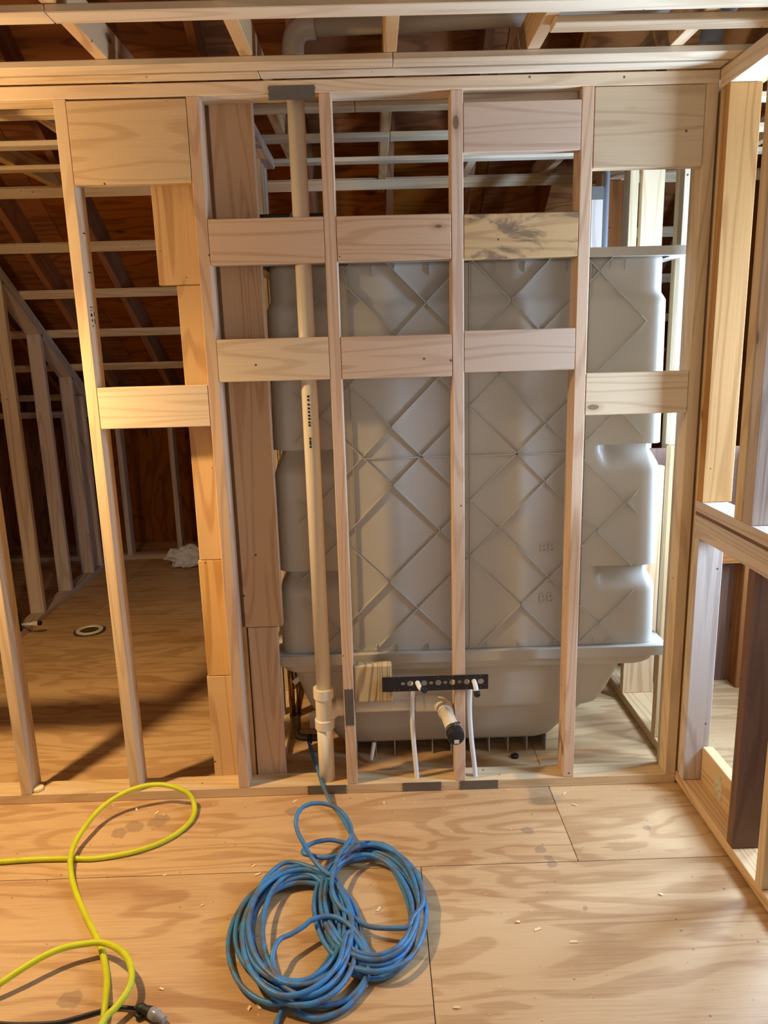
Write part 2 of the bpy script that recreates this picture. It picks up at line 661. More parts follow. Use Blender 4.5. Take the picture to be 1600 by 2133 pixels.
# ---------- right wall: half-height framing with a sill and upper studs
wr = structure('wall_right')
XR = 2.0315
board('bottom_plate', wr, XR, XR + 0.11, -3.2, 0.089, 0.012, 0.050, FIR)
board('plate_gap_shade', wr, XR + 0.012, XR + 0.1, -3.2, -0.0005, 0.0, 0.0115, DARK, bev=0)  # dark strip that paints the shadow gap under the plate
board('sill_plate', wr, XR, XR + 0.089, -3.2, -0.0165, 1.058, 1.096, GREY)
board('sill_gap_shade', wr, XR + 0.004, XR + 0.085, -3.2, -0.0165, 1.0465, 1.0575, DARK, bev=0)  # shade of the open gap between sill plates, made as a dark strip
board('sill_plate', wr, XR, XR + 0.089, -3.2, -0.0165, 1.0085, 1.046, GREY)
board('sill_plate', wr, XR, XR + 0.089, -3.2, -0.0165, 0.970, 1.008, GREY)
board('top_plate', wr, XR, XR + 0.089, -3.2, -0.0005, 2.386, 2.442, PINE)
board('stud', wr, XR, XR + 0.089, -0.062, -0.020, 0.0505, 0.9695, GREY)
board('stud', wr, XR, XR + 0.100, -0.070, -0.028, 1.0965, 2.3855, AMBER)
board('corner_post', wr, XR + 0.006, XR + 0.089, -0.016, 0.086, 0.0505, 2.3855, WIDE)
board('stud', wr, XR, XR + 0.089, -0.343, -0.297, 1.0965, 2.3855, PINE)
board('stud', wr, XR, XR + 0.089, -0.404, -0.352, 1.0965, 2.3855, GREY)
board('stud', wr, XR, XR + 0.089, -0.450, -0.412, 0.0505, 0.9695, DARK)
board('stud', wr, XR, XR + 0.089, -0.634, -0.596, 0.0505, 0.9695, PINE)
for k in range(2, 7):
    y = -0.43 - k * S
    board('stud', wr, XR, XR + 0.089, y, y + 0.038, 0.0505, 0.9695, PINE)
    board('stud', wr, XR, XR + 0.089, y, y + 0.038, 1.0965, 2.3855, PINE)
eb = board('edge_board', wr, 2.096, 2.134, -0.4115, -0.064, 0.0505, 0.185, FIR)
st = mesh_obj('sticker', [(-0.0008, -0.028, -0.05), (-0.0008, 0.03, -0.038), (-0.0008, 0.03, 0.045), (-0.0008, -0.02, 0.05),
                          (0.0002, -0.028, -0.05), (0.0002, 0.03, -0.038), (0.0002, 0.03, 0.045), (0.0002, -0.02, 0.05)],
              [(0, 1, 2, 3), (7, 6, 5, 4), (0, 4, 5, 1), (1, 5, 6, 2), (2, 6, 7, 3), (3, 7, 4, 0)], STICKER)
st.parent = eb
st.location = Vector((2.0958, -0.205, 0.108)) - eb.location
st['label'] = 'faded yellowish paper sticker'

# ---------- right wall behind the stud wall (tub alcove side, deeper framing)
wa = structure('wall_alcove')
board('bottom_plate', wa, 2.046, 2.186, 0.0905, 2.9, 0.0, 0.040, FIR)
board('stud', wa, 2.046, 2.186, 0.664, 0.702, 0.0405, 1.10, FIR)
board('stud', wa, 2.046, 2.186, 0.262, 0.300, 0.0405, 1.243, WIDE)
board('stud', wa, 2.050, 2.150, 0.285, 0.325, 1.244, 2.40, STRAP)
board('top_plate', wa, 2.046, 2.186, 0.0905, 1.5, 2.404, 2.442, PINE)

# ---------- partition at the left end of the tub
wp = structure('wall_partition')
board('bottom_plate', wp, 0.445, 0.534, 0.1795, 1.0, 0.0, ZS, PINE)
board('top_plate', wp, 0.445, 0.534, 0.1795, 1.0, 2.404, 2.442, GREY)
for y in (0.20, 0.56, 0.80, 0.88, 0.962):
    board('stud', wp, 0.4605, 0.499, y, y + 0.038, ZS + 0.0005, 2.4035, GREY)
    o = wp.children[-1]
    o.location.x = 0.4895

# ---------- framing behind the tub on the right, seen above the tub
wb = structure('wall_back_bay')
board('stud', wb, 1.925, 1.977, 1.0, 1.089, 0.0, 2.30, GREY)
cap = board('strap_plate', wb, 1.925, 1.977, 0.9965, 0.9995, 2.245, 2.30, STEEL, bev=0.0005)
board('stud', wb, 2.040, 2.056, 1.25, 1.339, 0.0, 2.40, FIR)
board('nailer_board', wb, 2.094, 2.133, 1.0, 1.089, 0.041, 2.44, STRAP)
board('nailer_board', wb, 2.156, 2.256, 1.02, 1.058, 0.041, 2.44, STRAP)
board('nailer_board', wb, 2.330, 2.374, 1.0, 1.089, 0.0, 2.44, STRAP)
board('sheathing_panel', wb, 2.06, 2.20, 1.40, 1.412, 0.041, 2.4, OLD, bev=0)
tube('conduit_pipe', [(1.996, 1.02, 0.0), (1.996, 1.02, 2.6)], 0.0135, PVCGREY, wb)

# ---------- left room: partition with a sloping top
wl = structure('wall_left')
XL0, XL1 = -1.285, -1.196
board('bottom_plate', wl, XL0, XL1, 0.3, 3.35, 0.0, ZS, GREY)


def slope_piece(name, parent, x0, x1, ya, yb, off, thick, mats, axis=1):
    """board lying along the roof slope from ya to yb; off = perpendicular offset above the strapping underside"""
    L = (yb - ya) / math.cos(ANG)
    ym = (ya + yb) / 2
    c = Vector(((x0 + x1) / 2, ym, zslope(ym))) + Vector((0, math.sin(ANG), math.cos(ANG))) * (off + thick / 2)
    me = box_mesh(name, x1 - x0, L, thick, 0.0015)
    me.materials.append(mats[axis])
    o = bpy.data.objects.new(name, me)
    o.location = c
    o.rotation_euler = (-ANG, 0, 0)
    return link(o, parent)


slope_piece('sloped_top_plate', wl, XL0, XL1, 1.58, 3.35, -0.041, 0.038, GREY)
slope_piece('sloped_top_plate', wl, XL0, XL1, 1.62, 3.35, -0.081, 0.038, GREY)
for y in (0.75, 1.18, 1.61, 2.02, 2.46, 2.885):
    zt = (zslope(y) - 0.0985) if y >= 1.6 else 2.40
    board('stud', wl, XL0, XL1, y, y + 0.038, ZS + 0.0005, zt, GREY)
board('stud', wl, XL0, XL1, 3.06, 3.098, ZS + 0.0005, zslope(3.098) - 0.0985, GREY)

# ---------- knee wall at the back under the eaves
wk = structure('wall_back')
board('bottom_plate', wk, -3.3, 4.2, 3.352, 3.441, 0, ZS, GREY)
board('top_plate', wk, -3.3, 4.2, 3.352, 3.441, 1.157, 1.205, GREY)
x = -3.12
while x < 4.2:
    board('stud', wk, x, x + 0.038, 3.352, 3.441, ZS + 0.0005, 1.1565, GREY)
    x += 0.4064
for a in (-3.3, -1.9, -0.45, 1.0, 2.4):
    board('sheathing_panel', wk, a, a + 1.398, 3.9, 3.912, -0.019, 1.4, SHEATH, bev=0.001)
# low brown wall beyond the right framing
wx = structure('wall_stair')
board('sheathing_panel', wx, 2.19, 3.02, 0.85, 0.862, 0.0, 1.15, DARK, bev=0)
for x in (2.32, 2.62, 2.95):
    board('stud', wx, x, x + 0.038, 0.76, 0.849, 0.0, 1.15, OLD)
board('blocking_board', wx, 2.359, 2.619, 0.76, 0.80, 0.62, 0.76, OLD)

# ---------- ceiling: joists and strapping
ce = structure('ceiling')
JX = [0.185 + 0.4135 * k for k in range(-8, 7)]
for x in JX:
    board('joist', ce, x - 0.019, x + 0.019, -1.6, 1.95, 2.4645, 2.560, FIR)


def strip(y0, y1, xs, z=2.445):
    for a, b in zip(xs[:-1], xs[1:]):
        board('furring_strip', ce, a + 0.001, b - 0.001, y0, y1, z, z + 0.019, STRAP)


strip(-0.497, -0.430, (-3.2, 0.172, 2.72, 3.02))
strip(-0.365, -0.301, (1.433, 3.02))
strip(-0.138, -0.074, (-3.2, 1.02, 3.02))
strip(-0.055, -0.0008, (-3.2, 0.62, 2.030))
strip(0.295, 0.360, (-3.2, 0.9, 2.02, 3.02))
strip(0.682, 0.758, (-3.2, 1.03, 3.02))
strip(1.075, 1.14, (-3.2, 0.2, 3.02))
strip(-0.90, -0.836, (-3.2, 0.6, 3.02))
strip(-1.30, -1.236, (-3.2, 0.6, 3.02))

# ---------- roof: rafters, strapping on the slope, sheathing panels
rf = structure('roof')
for i, x in enumerate(JX):
    slope_piece('rafter', rf, x + 0.021, x + 0.059, -1.5, 4.15, 0.020, 0.165, OLD)
for k in range(0, 6):
    yk = 1.60 + S * k * math.cos(ANG)
    slope_piece('furring_strip', rf, -3.2, 4.15, yk - 0.027, yk + 0.027, 0.0, 0.0185, STRAP, axis=0)
yy = -1.5
while yy < 4.1:
    y2 = yy + 1.0
    for a in (-3.3, -0.86, 1.58):
        slope_piece('sheathing_panel', rf, a + 0.001, min(a + 2.438, 4.2), yy + 0.001, y2 - 0.001, 0.186, 0.012, SHEATH, axis=0)
    yy = y2
slope_piece('roof_light_seal', rf, -3.4, 4.3, -1.6, 4.4, 0.199, 0.01, DARK)  # unseen sheet added to stop light leaking between the panels
# unseen flat roof sheet added above and behind the camera to block world light
board('sheathing_panel', rf, -3.3, 4.2, -4.1, -1.5, 4.55, 4.562, SHEATH, bev=0)

# ---------- gable walls
gl = structure('wall_gable_left')  # unseen end wall, put in to keep the far left dark
board('sheathing_panel', gl, -3.42, -3.4, -4.1, 4.3, 0.0, 4.5, SHEATH, bev=0)
gr = structure('wall_gable_right')
board('sheathing_panel', gr, 3.03, 3.05, -4.1, -0.70, 0.0, 4.5, SHEATH, bev=0)
board('sheathing_panel', gr, 3.03, 3.05, 0.52, 4.3, 0.0, 4.5, SHEATH, bev=0)
board('sheathing_panel', gr, 3.03, 3.05, -0.14, 0.02, 0.0, 4.5, SHEATH, bev=0)
for wn, (wy0, wy1) in enumerate(((-0.70, -0.14), (0.02, 0.52))):
    board('sheathing_panel', gr, 3.03, 3.05, wy0 + 0.001, wy1 - 0.001, 0.0, 0.93, SHEATH, bev=0)
    board('sheathing_panel', gr, 3.03, 3.05, wy0 + 0.001, wy1 - 0.001, 2.01, 4.5, SHEATH, bev=0)
    wd = structure('window_%d' % (wn + 1))
    for (a, b, c, d) in ((wy0, wy0 + 0.028, 0.93, 2.01), (wy1 - 0.028, wy1, 0.93, 2.01), (wy0 + 0.028, wy1 - 0.028, 0.93, 0.958), (wy0 + 0.028, wy1 - 0.028, 1.982, 2.01)):
        board('window_frame', wd, 2.98, 3.029, a, b, c, d, PINE)
    board('window_pane', wd, 3.0, 3.006, wy0 + 0.028, wy1 - 0.028, 0.958, 1.982, DAYWHITE, bev=0)

# ================================================================== TUB AND SURROUND
tub = thing('tub_shower_unit', 'white one-piece plastic tub and shower surround seen from behind through the studs', 'bathtub', (1.273, 0.5, 0.0))
TO = Vector((1.273, 0.5, 0.0))
YF = 0.17


def sstep(t):
    t = max(0.0, min(1.0, t))
    return t * t * (3 - 2 * t)


def surround():
    zs = []
    z = 0.49
    while z < 1.93:
        zs.append(z)
        z += 0.012
    zs += [1.2672, 1.2688, 0.8092, 0.8108, 1.2792, 1.2808, 0.8232, 0.8248]
    zs = sorted(set(round(q, 4) for q in zs))
    # parameter list: (kind, value): left side, left corner, front, right corner, right side
    par = []
    for i in range(10):
        par.append(('L', 0.86 - i * (0.86 - (YF + 0.055)) / 10))
    for i in range(9):
        par.append(('lc', i / 8))
    nF = 110
    for i in range(1, nF):
        par.append(('F', i / nF))
    for i in range(9):
        par.append(('rc', i / 8))
    for i in range(1, 11):
        par.append(('R', YF + 0.055 + i * (0.86 - (YF + 0.055)) / 10))
    V = []
    rad = 0.055
    for z in zs:
        top = sstep((z - 1.772) / 0.03)
        xr = 1.996 - (z - 0.5) * 0.012 - 0.014 * top
        xl = 2 * 1.274 - xr
        yf = YF + 0.010 * top
        for kind, t in par:
            if kind == 'L':
                p, n = Vector((xl, t, z)), Vector((1, 0, 0))
                side, amp = 'l', max(0, 1 - (t - YF) / 0.35)
            elif kind == 'lc':
                a = math.pi + t * math.pi / 2
                p = Vector((xl + rad + rad * math.cos(a), yf + rad + rad * math.sin(a), z))
                n = Vector((-math.cos(a), -math.sin(a), 0))
                side, amp = 'l', 1.0
            elif kind == 'F':
                xx = xl + rad + t * (xr - xl - 2 * rad)
                p, n = Vector((xx, yf, z)), Vector((0, 1, 0))
                if xx < 1.2:
                    side, amp = 'l', sstep((0.83 - xx) / 0.05)
                else:
                    side, amp = 'r', sstep((xx - 1.735) / 0.05)
            elif kind == 'rc':
                a = 1.5 * math.pi + t * math.pi / 2
                p = Vector((xr - rad + rad * math.cos(a), yf + rad + rad * math.sin(a), z))
                n = Vector((-math.cos(a), -math.sin(a), 0))
                side, amp = 'r', 1.0
            else:
                p, n = Vector((xr, t, z)), Vector((-1, 0, 0))
                side, amp = 'r', max(0, 1 - (t - YF) / 0.35)
            d = 0.0
            for z0 in ((1.28, 0.824) if side == 'l' else (1.268, 0.81)):
                q = z0 - z
                if q > 0:
                    h = 0.055 + 0.045 * amp
                    d += 0.042 * amp * (1 - sstep(q / h))
            V.append(p + n * d - TO)
    m = len(par)
    F = []
    for i in range(len(zs) - 1):
        for k in range(m - 1):
            a = i * m + k
            F.append((a, a + 1, a + 1 + m, a + m))
    o = mesh_obj('surround_panel', V, F, TUB, tub, smooth=True)
    o.data.set_sharp_from_angle(angle=R(50))
    s = o.modifiers.new('thickness', 'SOLIDIFY')
    s.thickness = 0.004
    s.offset = -1
    return o


SURR = surround()


def rrect(x0, x1, y0, y1, r, n=6):
    pts = []
    for cx, cy, a0 in ((x0 + r, y0 + r, math.pi), (x1 - r, y0 + r, 1.5 * math.pi), (x1 - r, y1 - r, 0), (x0 + r, y1 - r, 0.5 * math.pi)):
        for i in range(n + 1):
            a = a0 + i / n * math.pi / 2
            pts.append((cx + r * math.cos(a), cy + r * math.sin(a)))
    return pts


def loft(name, levels, mat, parent, cap_bottom=True, cap_top=False, sharp=40):
    V, F = [], []
    m = None
    for z, x0, x1, y0, y1, r in levels:
        ring = rrect(x0, x1, y0, y1, r)
        m = len(ring)
        V += [Vector((x, y, z)) - TO for x, y in ring]
    for i in range(len(levels) - 1):
        for k in range(m):
            a, b = i * m + k, i * m + (k + 1) % m
            F.append((a, b, b + m, a + m))
    if cap_bottom:
        F.append(tuple(range(m - 1, -1, -1)))
    if cap_top:
        F.append(tuple(range((len(levels) - 1) * m, len(levels) * m)))
    o = mesh_obj(name, V, F, mat, parent, smooth=True)
    o.data.set_sharp_from_angle(angle=R(sharp))
    return o


BASIN = loft('tub_basin', [(0.052, 0.790, 1.585, 0.290, 0.80, 0.06), (0.060, 0.765, 1.610, 0.268, 0.82, 0.07), (0.078, 0.742, 1.636, 0.250, 0.835, 0.07),
                   (0.150, 0.702, 1.690, 0.228, 0.85, 0.07), (0.222, 0.668, 1.748, 0.210, 0.86, 0.06), (0.231, 0.660, 1.768, 0.203, 0.865, 0.06),
                   (0.238, 0.652, 1.792, 0.198, 0.865, 0.06), (0.252, 0.645, 1.806, 0.195, 0.87, 0.06), (0.300, 0.625, 1.833, 0.190, 0.87, 0.06),
                   (0.430, 0.588, 1.892, 0.182, 0.88, 0.06)], TUB, tub, sharp=60)
loft('tub_rim', [(0.412, 0.64, 1.90, 0.20, 0.86, 0.05), (0.413, 0.60, 1.945, 0.172, 0.88, 0.06), (0.418, 0.575, 1.968, 0.162, 0.89, 0.06),
                 (0.430, 0.558, 1.985, 0.156, 0.895, 0.05), (0.456, 0.548, 1.995, 0.154, 0.90, 0.05)], TUB, tub, sharp=60)
loft('tub_flange', [(0.456, 0.515, 2.034, 0.142, 0.92, 0.012), (0.494, 0.515, 2.034, 0.142, 0.92, 0.012), (0.494, 0.56, 1.99, 0.19, 0.88, 0.02)], TUB, tub)
# top flange: a lip all around with a hanging edge
loft('top_flange', [(1.945, 0.56, 1.99, 0.20, 0.88, 0.02), (1.948, 0.515, 2.037, 0.145, 0.92, 0.012), (1.918, 0.515, 2.037, 0.145, 0.92, 0.012), (1.918, 0.56, 1.985, 0.185, 0.88, 0.03)], TUB, tub, cap_bottom=False)


def rib(x0, z0, x1, z1, w=0.0036, d=0.0085, name='rib', y=YF):
    L = math.hypot(x1 - x0, z1 - z0)
    a = math.atan2(z1 - z0, x1 - x0)
    # tapered ends
    V = []
    for s, dd in ((0, 0.002), (min(0.03, L * 0.2), d), (L - min(0.03, L * 0.2), d), (L, 0.002)):
        for t in (-w / 2, w / 2):
            V.append((s - L / 2, -dd, t))
            V.append((s - L / 2, 0.014, t))
    F = []
    for i in range(3):
        b = i * 4
        F += [(b, b + 4, b + 6, b + 2), (b + 1, b + 3, b + 7, b + 5), (b, b + 1, b + 5, b + 4), (b + 2, b + 6, b + 7, b + 3)]
    F += [(0, 2, 3, 1), (12, 13, 15, 14)]
    me = bpy.data.meshes.new(name)
    me.from_pydata(V, [], F)
    me.materials.append(TUB)
    o = bpy.data.objects.new(name, me)
    o.location = Vector(((x0 + x1) / 2, y, (z0 + z1) / 2)) - TO
    o.rotation_euler = (0, -a, 0)
    return link(o, SURR)


XA, XB, ZA, ZB = 0.648, 1.900, 0.500, 1.925
UL = [1.363, 1.748, 2.138, 2.350, 2.695, 2.910, 3.205, 3.60]


def clip_line(c, sgn):
    # x + sgn*z = c
    pts = []
    for x in (XA, XB):
        z = (c - x) * sgn
        if ZA - 1e-6 <= z <= ZB + 1e-6:
            pts.append((x, z))
    for z in (ZA, ZB):
        x = c - sgn * z
        if XA < x < XB:
            pts.append((x, z))
    pts.sort()
    return pts


for c in UL:
    for sgn in (1, -1):
        cc = c if sgn == 1 else 2 * 1.275 - c
        p = clip_line(cc, sgn)
        if len(p) >= 2:
            (xa, za), (xb, zb) = p[0], p[-1]
            if math.hypot(xb - xa, zb - za) > 0.08:
                rib(xa, za, xb, zb)
rib(0.872, 1.244, 1.69, 1.244)
for xx in (0.853, 1.277, 1.697):
    rib(xx, 0.50, xx, 1.915, w=0.003, d=0.008)
    stp = board('stiffener_strip', None, xx - 0.046, xx - 0.002, YF - 0.0025, YF + 0.012, 0.505, 1.912, TUB, bev=0.001)
    stp.parent = SURR
    stp.location = Vector(stp.location) - TO
for xx in (0.70, 0.78, 0.92, 1.0, 1.12, 1.34, 1.45, 1.6, 1.75, 1.80):
    rib(xx, 0.497, xx, 0.525, w=0.003, d=0.009, name='gusset')
    rib(xx + 0.02, 1.875, xx + 0.02, 1.915, w=0.003, d=0.009, name='gusset', y=YF + 0.01)
for i in range(11):
    xx = 0.825 + 0.0775 * i
    fin = board('support_fin', None, xx - 0.002, xx + 0.002, 0.262, 0.80, 0.0, 0.075, TUB, bev=0.0005)
    fin.parent = BASIN
    fin.location = Vector(fin.location) - TO
for zz in (0.888, 0.690):
    text('embossed_letters', 'BB', 0.052, TUB, SURR, Vector((1.568, YF - 0.001, zz)) - TO, (R(90), 0, 0), 0.002)

# ================================================================== PLUMBING
pv = thing('drain_vent_pipe', 'cream plastic vent stack with sanitary tee and capped sink drain stub', 'pipe', (0.716, 0.045, 0.0))
PO = Vector((0.716, 0.045, 0.0))


def under(o, origin):
    o.location = Vector(o.location) - origin
    return o


VP = under(tube('vent_pipe', [(0.719, 0.045, 0.385), (0.719, 0.045, 2.46)], 0.0272, PVC, pv, seg=28), PO)
under(tube('lower_pipe', [(0.7165, 0.045, -0.01), (0.7165, 0.045, 0.275)], 0.0302, PVC, pv, seg=28), PO)
under(turned('tee_fitting', (0.717, 0.045, 0.252), (0, 0, 1), [(0, 0.0305), (0.0, 0.0365), (0.034, 0.0365), (0.036, 0.0345), (0.038, 0.0315), (0.118, 0.0315), (0.121, 0.0345), (0.123, 0.0375), (0.160, 0.0375), (0.160, 0.0285)], PVC, pv, seg=32), PO)
under(tube('tee_branch', [(0.722, 0.05, 0.285), (0.742, 0.06, 0.302), (0.758, 0.07, 0.313), (0.77, 0.075, 0.317)], 0.026, PVC, pv, seg=20, smooth_n=4), PO)
under(turned('branch_hub', (0.762, 0.075, 0.317), (1, 0, 0), [(0, 0.027), (0, 0.034), (0.032, 0.034), (0.032, 0.022)], PVC, pv), PO)
under(tube('drain_arm', [(0.785, 0.075, 0.317), (1.125, 0.075, 0.320)], 0.0235, PVC, pv, seg=24), PO)
under(turned('arm_coupling', (1.06, 0.075, 0.3195), (1, 0, 0), [(0, 0.0235), (0, 0.029), (0.052, 0.029), (0.052, 0.0235)], PVC, pv), PO)
under(tube('elbow', [(1.09, 0.075, 0.320), (1.13, 0.073, 0.320), (1.158, 0.058, 0.319), (1.167, 0.03, 0.317), (1.168, 0.006, 0.315)], 0.0295, PVC, pv, seg=24, smooth_n=5), PO)
under(tube('stub_pipe', [(1.168, 0.01, 0.315), (1.185, -0.13, 0.306)], 0.0245, PVC, pv, seg=24), PO)
capo = under(turned('test_cap', (1.183, -0.110, 0.3075), (0.017, -0.14, -0.009), [(0, 0.025), (0, 0.0305), (0.036, 0.031), (0.046, 0.029), (0.050, 0.022), (0.050, 0.001)], RUBBER, pv, seg=32), PO)
capo['label'] = 'black rubber test cap'
cl = turned('hose_clamp', (1.1835, -0.117, 0.3071), (0.017, -0.14, -0.009), [(0, 0.031), (0, 0.0322), (0.011, 0.0322), (0.011, 0.031)], BRIGHT, None, seg=32)
cl.parent = capo
sc_ = board('clamp_screw', None, 1.186, 1.206, -0.135, -0.120, 0.336, 0.346, BRIGHT, bev=0.001)
sc_.parent = capo
pm = board('price_mark', None, 1.180, 1.197, -0.1645, -0.1635, 0.286, 0.300, LABELW, bev=0.0002)
pm.parent = capo
pm['label'] = 'small pale sticker on the cap'
# printed line on the pipe
for zz, h in ((1.385, 0.002), (1.395, 0.003), (1.407, 0.002), (1.418, 0.003), (1.43, 0.002), (1.442, 0.003), (1.455, 0.002), (1.47, 0.003), (1.482, 0.002), (1.33, 0.003), (1.322, 0.002), (1.34, 0.002), (1.312, 0.003)):
    b = board('print_mark', None, 0.7125, 0.7195, 0.0168, 0.0182, zz - 0.0035, zz + 0.0035, INK, bev=0)
    b.parent = VP

# attic pipe with elbow
ap = thing('attic_vent_pipe', 'beige plastic pipe with an elbow running across the attic above the joists', 'pipe', (0.72, 0.045, 2.46))
AO = Vector((0.72, 0.045, 2.46))
under(tube('riser', [(0.719, 0.045, 2.461), (0.719, 0.045, 2.56)], 0.0272, PVC, ap, seg=24), AO)
under(tube('elbow', [(0.719, 0.045, 2.515), (0.719, 0.045, 2.550), (0.729, 0.044, 2.580), (0.752, 0.044, 2.597), (0.79, 0.043, 2.600)], 0.034, PVC, ap, seg=24, smooth_n=5), AO)
under(tube('run', [(0.78, 0.043, 2.600), (1.92, 0.0, 2.612)], 0.0272, PVC, ap, seg=24), AO)
gp = thing('grey_attic_pipe', 'blue-grey plastic pipe end above the joists in the upper right corner', 'pipe', (1.99, -0.2, 2.56))
under(tube('pipe', [(1.985, -0.10, 2.575), (2.06, -1.2, 2.60)], 0.03, PVCGREY, gp, seg=20), Vector((1.99, -0.2, 2.56)))
under(tube('elbow', [(1.985, -0.13, 2.575), (1.983, -0.085, 2.57), (1.975, -0.06, 2.54), (1.972, -0.055, 2.49)], 0.033, PVCGREY, gp, seg=20, smooth_n=4), Vector((1.99, -0.2, 2.56)))

# stub-out bracket: black perforated strip
W_, H_ = 0.3855, 0.0565
br = thing('stub_out_bracket', 'black perforated plastic stub-out strip screwed across a stud and wood block', 'bracket', (0.936, -0.0045, 0.411))
holes = []
for i, cx in enumerate((0.1016, 0.1525, 0.204, 0.2555, 0.3075, 0.3586)):
    holes.append(circle(cx, 0.030, 0.0112))
    for sx in (-1, 1):
        for sz in (-1, 1):
            dx, dz = 0.7071 * sx, 0.7071 * sz
            a, b, w = 0.0135, 0.0215, 0.0006
            holes.append([(cx + dx * a - dz * w, 0.030 + dz * a + dx * w), (cx + dx * a + dz * w, 0.030 + dz * a - dx * w),
                          (cx + dx * b + dz * w, 0.030 + dz * b - dx * w), (cx + dx * b - dz * w, 0.030 + dz * b + dx * w)])
    holes.append(circle(cx, 0.0065, 0.0018, n=8))
    holes.append(circle(cx, 0.0515, 0.0018, n=8))
for cx in (0.0756, 0.127, 0.178, 0.2295, 0.2815, 0.333):
    holes.append(circle(cx, 0.030, 0.0078, 0.0066, n=16))
for cx in (0.044, 0.0625):
    holes.append(circle(cx, 0.0065, 0.0022, 0.0016, n=8))
    holes.append(circle(cx, 0.0515, 0.0022, 0.0016, n=8))
plate_with_holes('strip', [(0, 0), (W_, 0), (W_, H_), (0, H_)], holes, 0.003, BLACK, br, (0, 0, 0), (R(90), 0, 0))
for cx, cz in ((0.0255, 0.0065), (0.0255, 0.050), (0.27, 0.046), (0.29, 0.012)):
    turned('screw', (cx, -0.0015, cz), (0, -1, 0), [(0, 0.003), (0.0012, 0.003), (0.0016, 0.002)], BLACK, br, seg=10)


def pex(name, label, pts, capdir):
    t = thing(name, label, 'water pipe', pts[0], 'white water supply tubes in the stud wall')
    O = Vector(pts[0])
    under(tube('tubing', pts, 0.0088, PEX, t, seg=16, smooth_n=8), O)
    e = Vector(pts[-1])
    d = Vector(capdir).normalized()
    pg = under(turned('plug', e - d * 0.004, d, [(0, 0.009), (0, 0.0115), (0.016, 0.0115), (0.018, 0.010), (0.018, 0.001)], RUBBER, t, seg=20), O)
    pg['label'] = 'black end plug'
    return t


pex('supply_tube', 'white water tube rising through bottom plate left of the capped drain, black plug', [(1.060, 0.030, 0.0), (1.055, 0.031, 0.08), (1.046, 0.032, 0.22), (1.044, 0.032, 0.33), (1.050, 0.030, 0.415), (1.058, 0.018, 0.442), (1.063, 0.0, 0.444), (1.067, -0.018, 0.440), (1.073, -0.032, 0.434), (1.083, -0.038, 0.433)], (0.55, -1, 0.0))
pex('supply_tube', 'white water tube rising right of the capped drain, black plug hanging lower', [(1.281, 0.030, 0.0), (1.276, 0.030, 0.08), (1.264, 0.030, 0.20), (1.258, 0.030, 0.31), (1.260, 0.028, 0.41), (1.266, 0.016, 0.441), (1.269, 0.0, 0.443), (1.271, -0.022, 0.440), (1.273, -0.034, 0.428), (1.275, -0.040, 0.414)], (0.05, -1, -0.3))

# brass waste pipe at the left end of the tub
bw = thing('brass_drain_pipe', 'brass tub waste pipe and elbow behind the vent stack', 'pipe', (0.572, 0.30, 0.06))
BO = Vector((0.572, 0.30, 0.06))
under(tube('pipe', [(0.566, 0.30, 0.17), (0.566, 0.30, 0.408)], 0.0125, BRASS, bw, seg=18), BO)
under(tube('pipe', [(0.592, 0.315, 0.17), (0.592, 0.315, 0.408)], 0.009, BRASS, bw, seg=18), BO)
under(turned('coupling', (0.576, 0.305, 0.105), (0, 0, 1), [(0, 0.018), (0.0, 0.020), (0.055, 0.021), (0.058, 0.024), (0.070, 0.024), (0.070, 0.010)], BRONZE, bw), BO)
under(tube('elbow', [(0.576, 0.30, 0.12), (0.576, 0.298, 0.092), (0.585, 0.296, 0.078), (0.605, 0.294, 0.074), (0.640, 0.290, 0.074), (0.665, 0.288, 0.074)], 0.015, BRONZE, bw, seg=16, smooth_n=4), BO)
under(tube('hose_barb', [(0.634, 0.292, 0.07), (0.634, 0.280, 0.088), (0.634, 0.262, 0.090), (0.636, 0.235, 0.083)], 0.010, RUBBER, bw, seg=14, smooth_n=4), BO)
tagm = mesh_obj('paper_tag', [(-0.022, -0.002, -0.022), (-0.010, -0.002, -0.040), (0.022, -0.002, -0.012), (0.022, -0.002, 0.012),
                              (-0.022, -0.001, -0.022), (-0.010, -0.001, -0.040), (0.022, -0.001, -0.012), (0.022, -0.001, 0.012)],
                [(0, 1, 2, 3), (7, 6, 5, 4), (0, 4, 5, 1), (1, 5, 6, 2), (2, 6, 7, 3), (3, 7, 4, 0)], LABELW, bw)
tagm.location = Vector((0.594, 0.285, 0.352)) - BO
tagm['label'] = 'white paper tag'
lit_patch = board('daylight_white', None, 0.612, 0.668, 0.50, 0.512, 0.0, 0.075, DAYWHITE, bev=0.001)  # white panel put in for a patch of bright daylight
tag(lit_patch, 'white panel standing in for a bright patch of daylight behind the brass waste pipe', 'light patch')

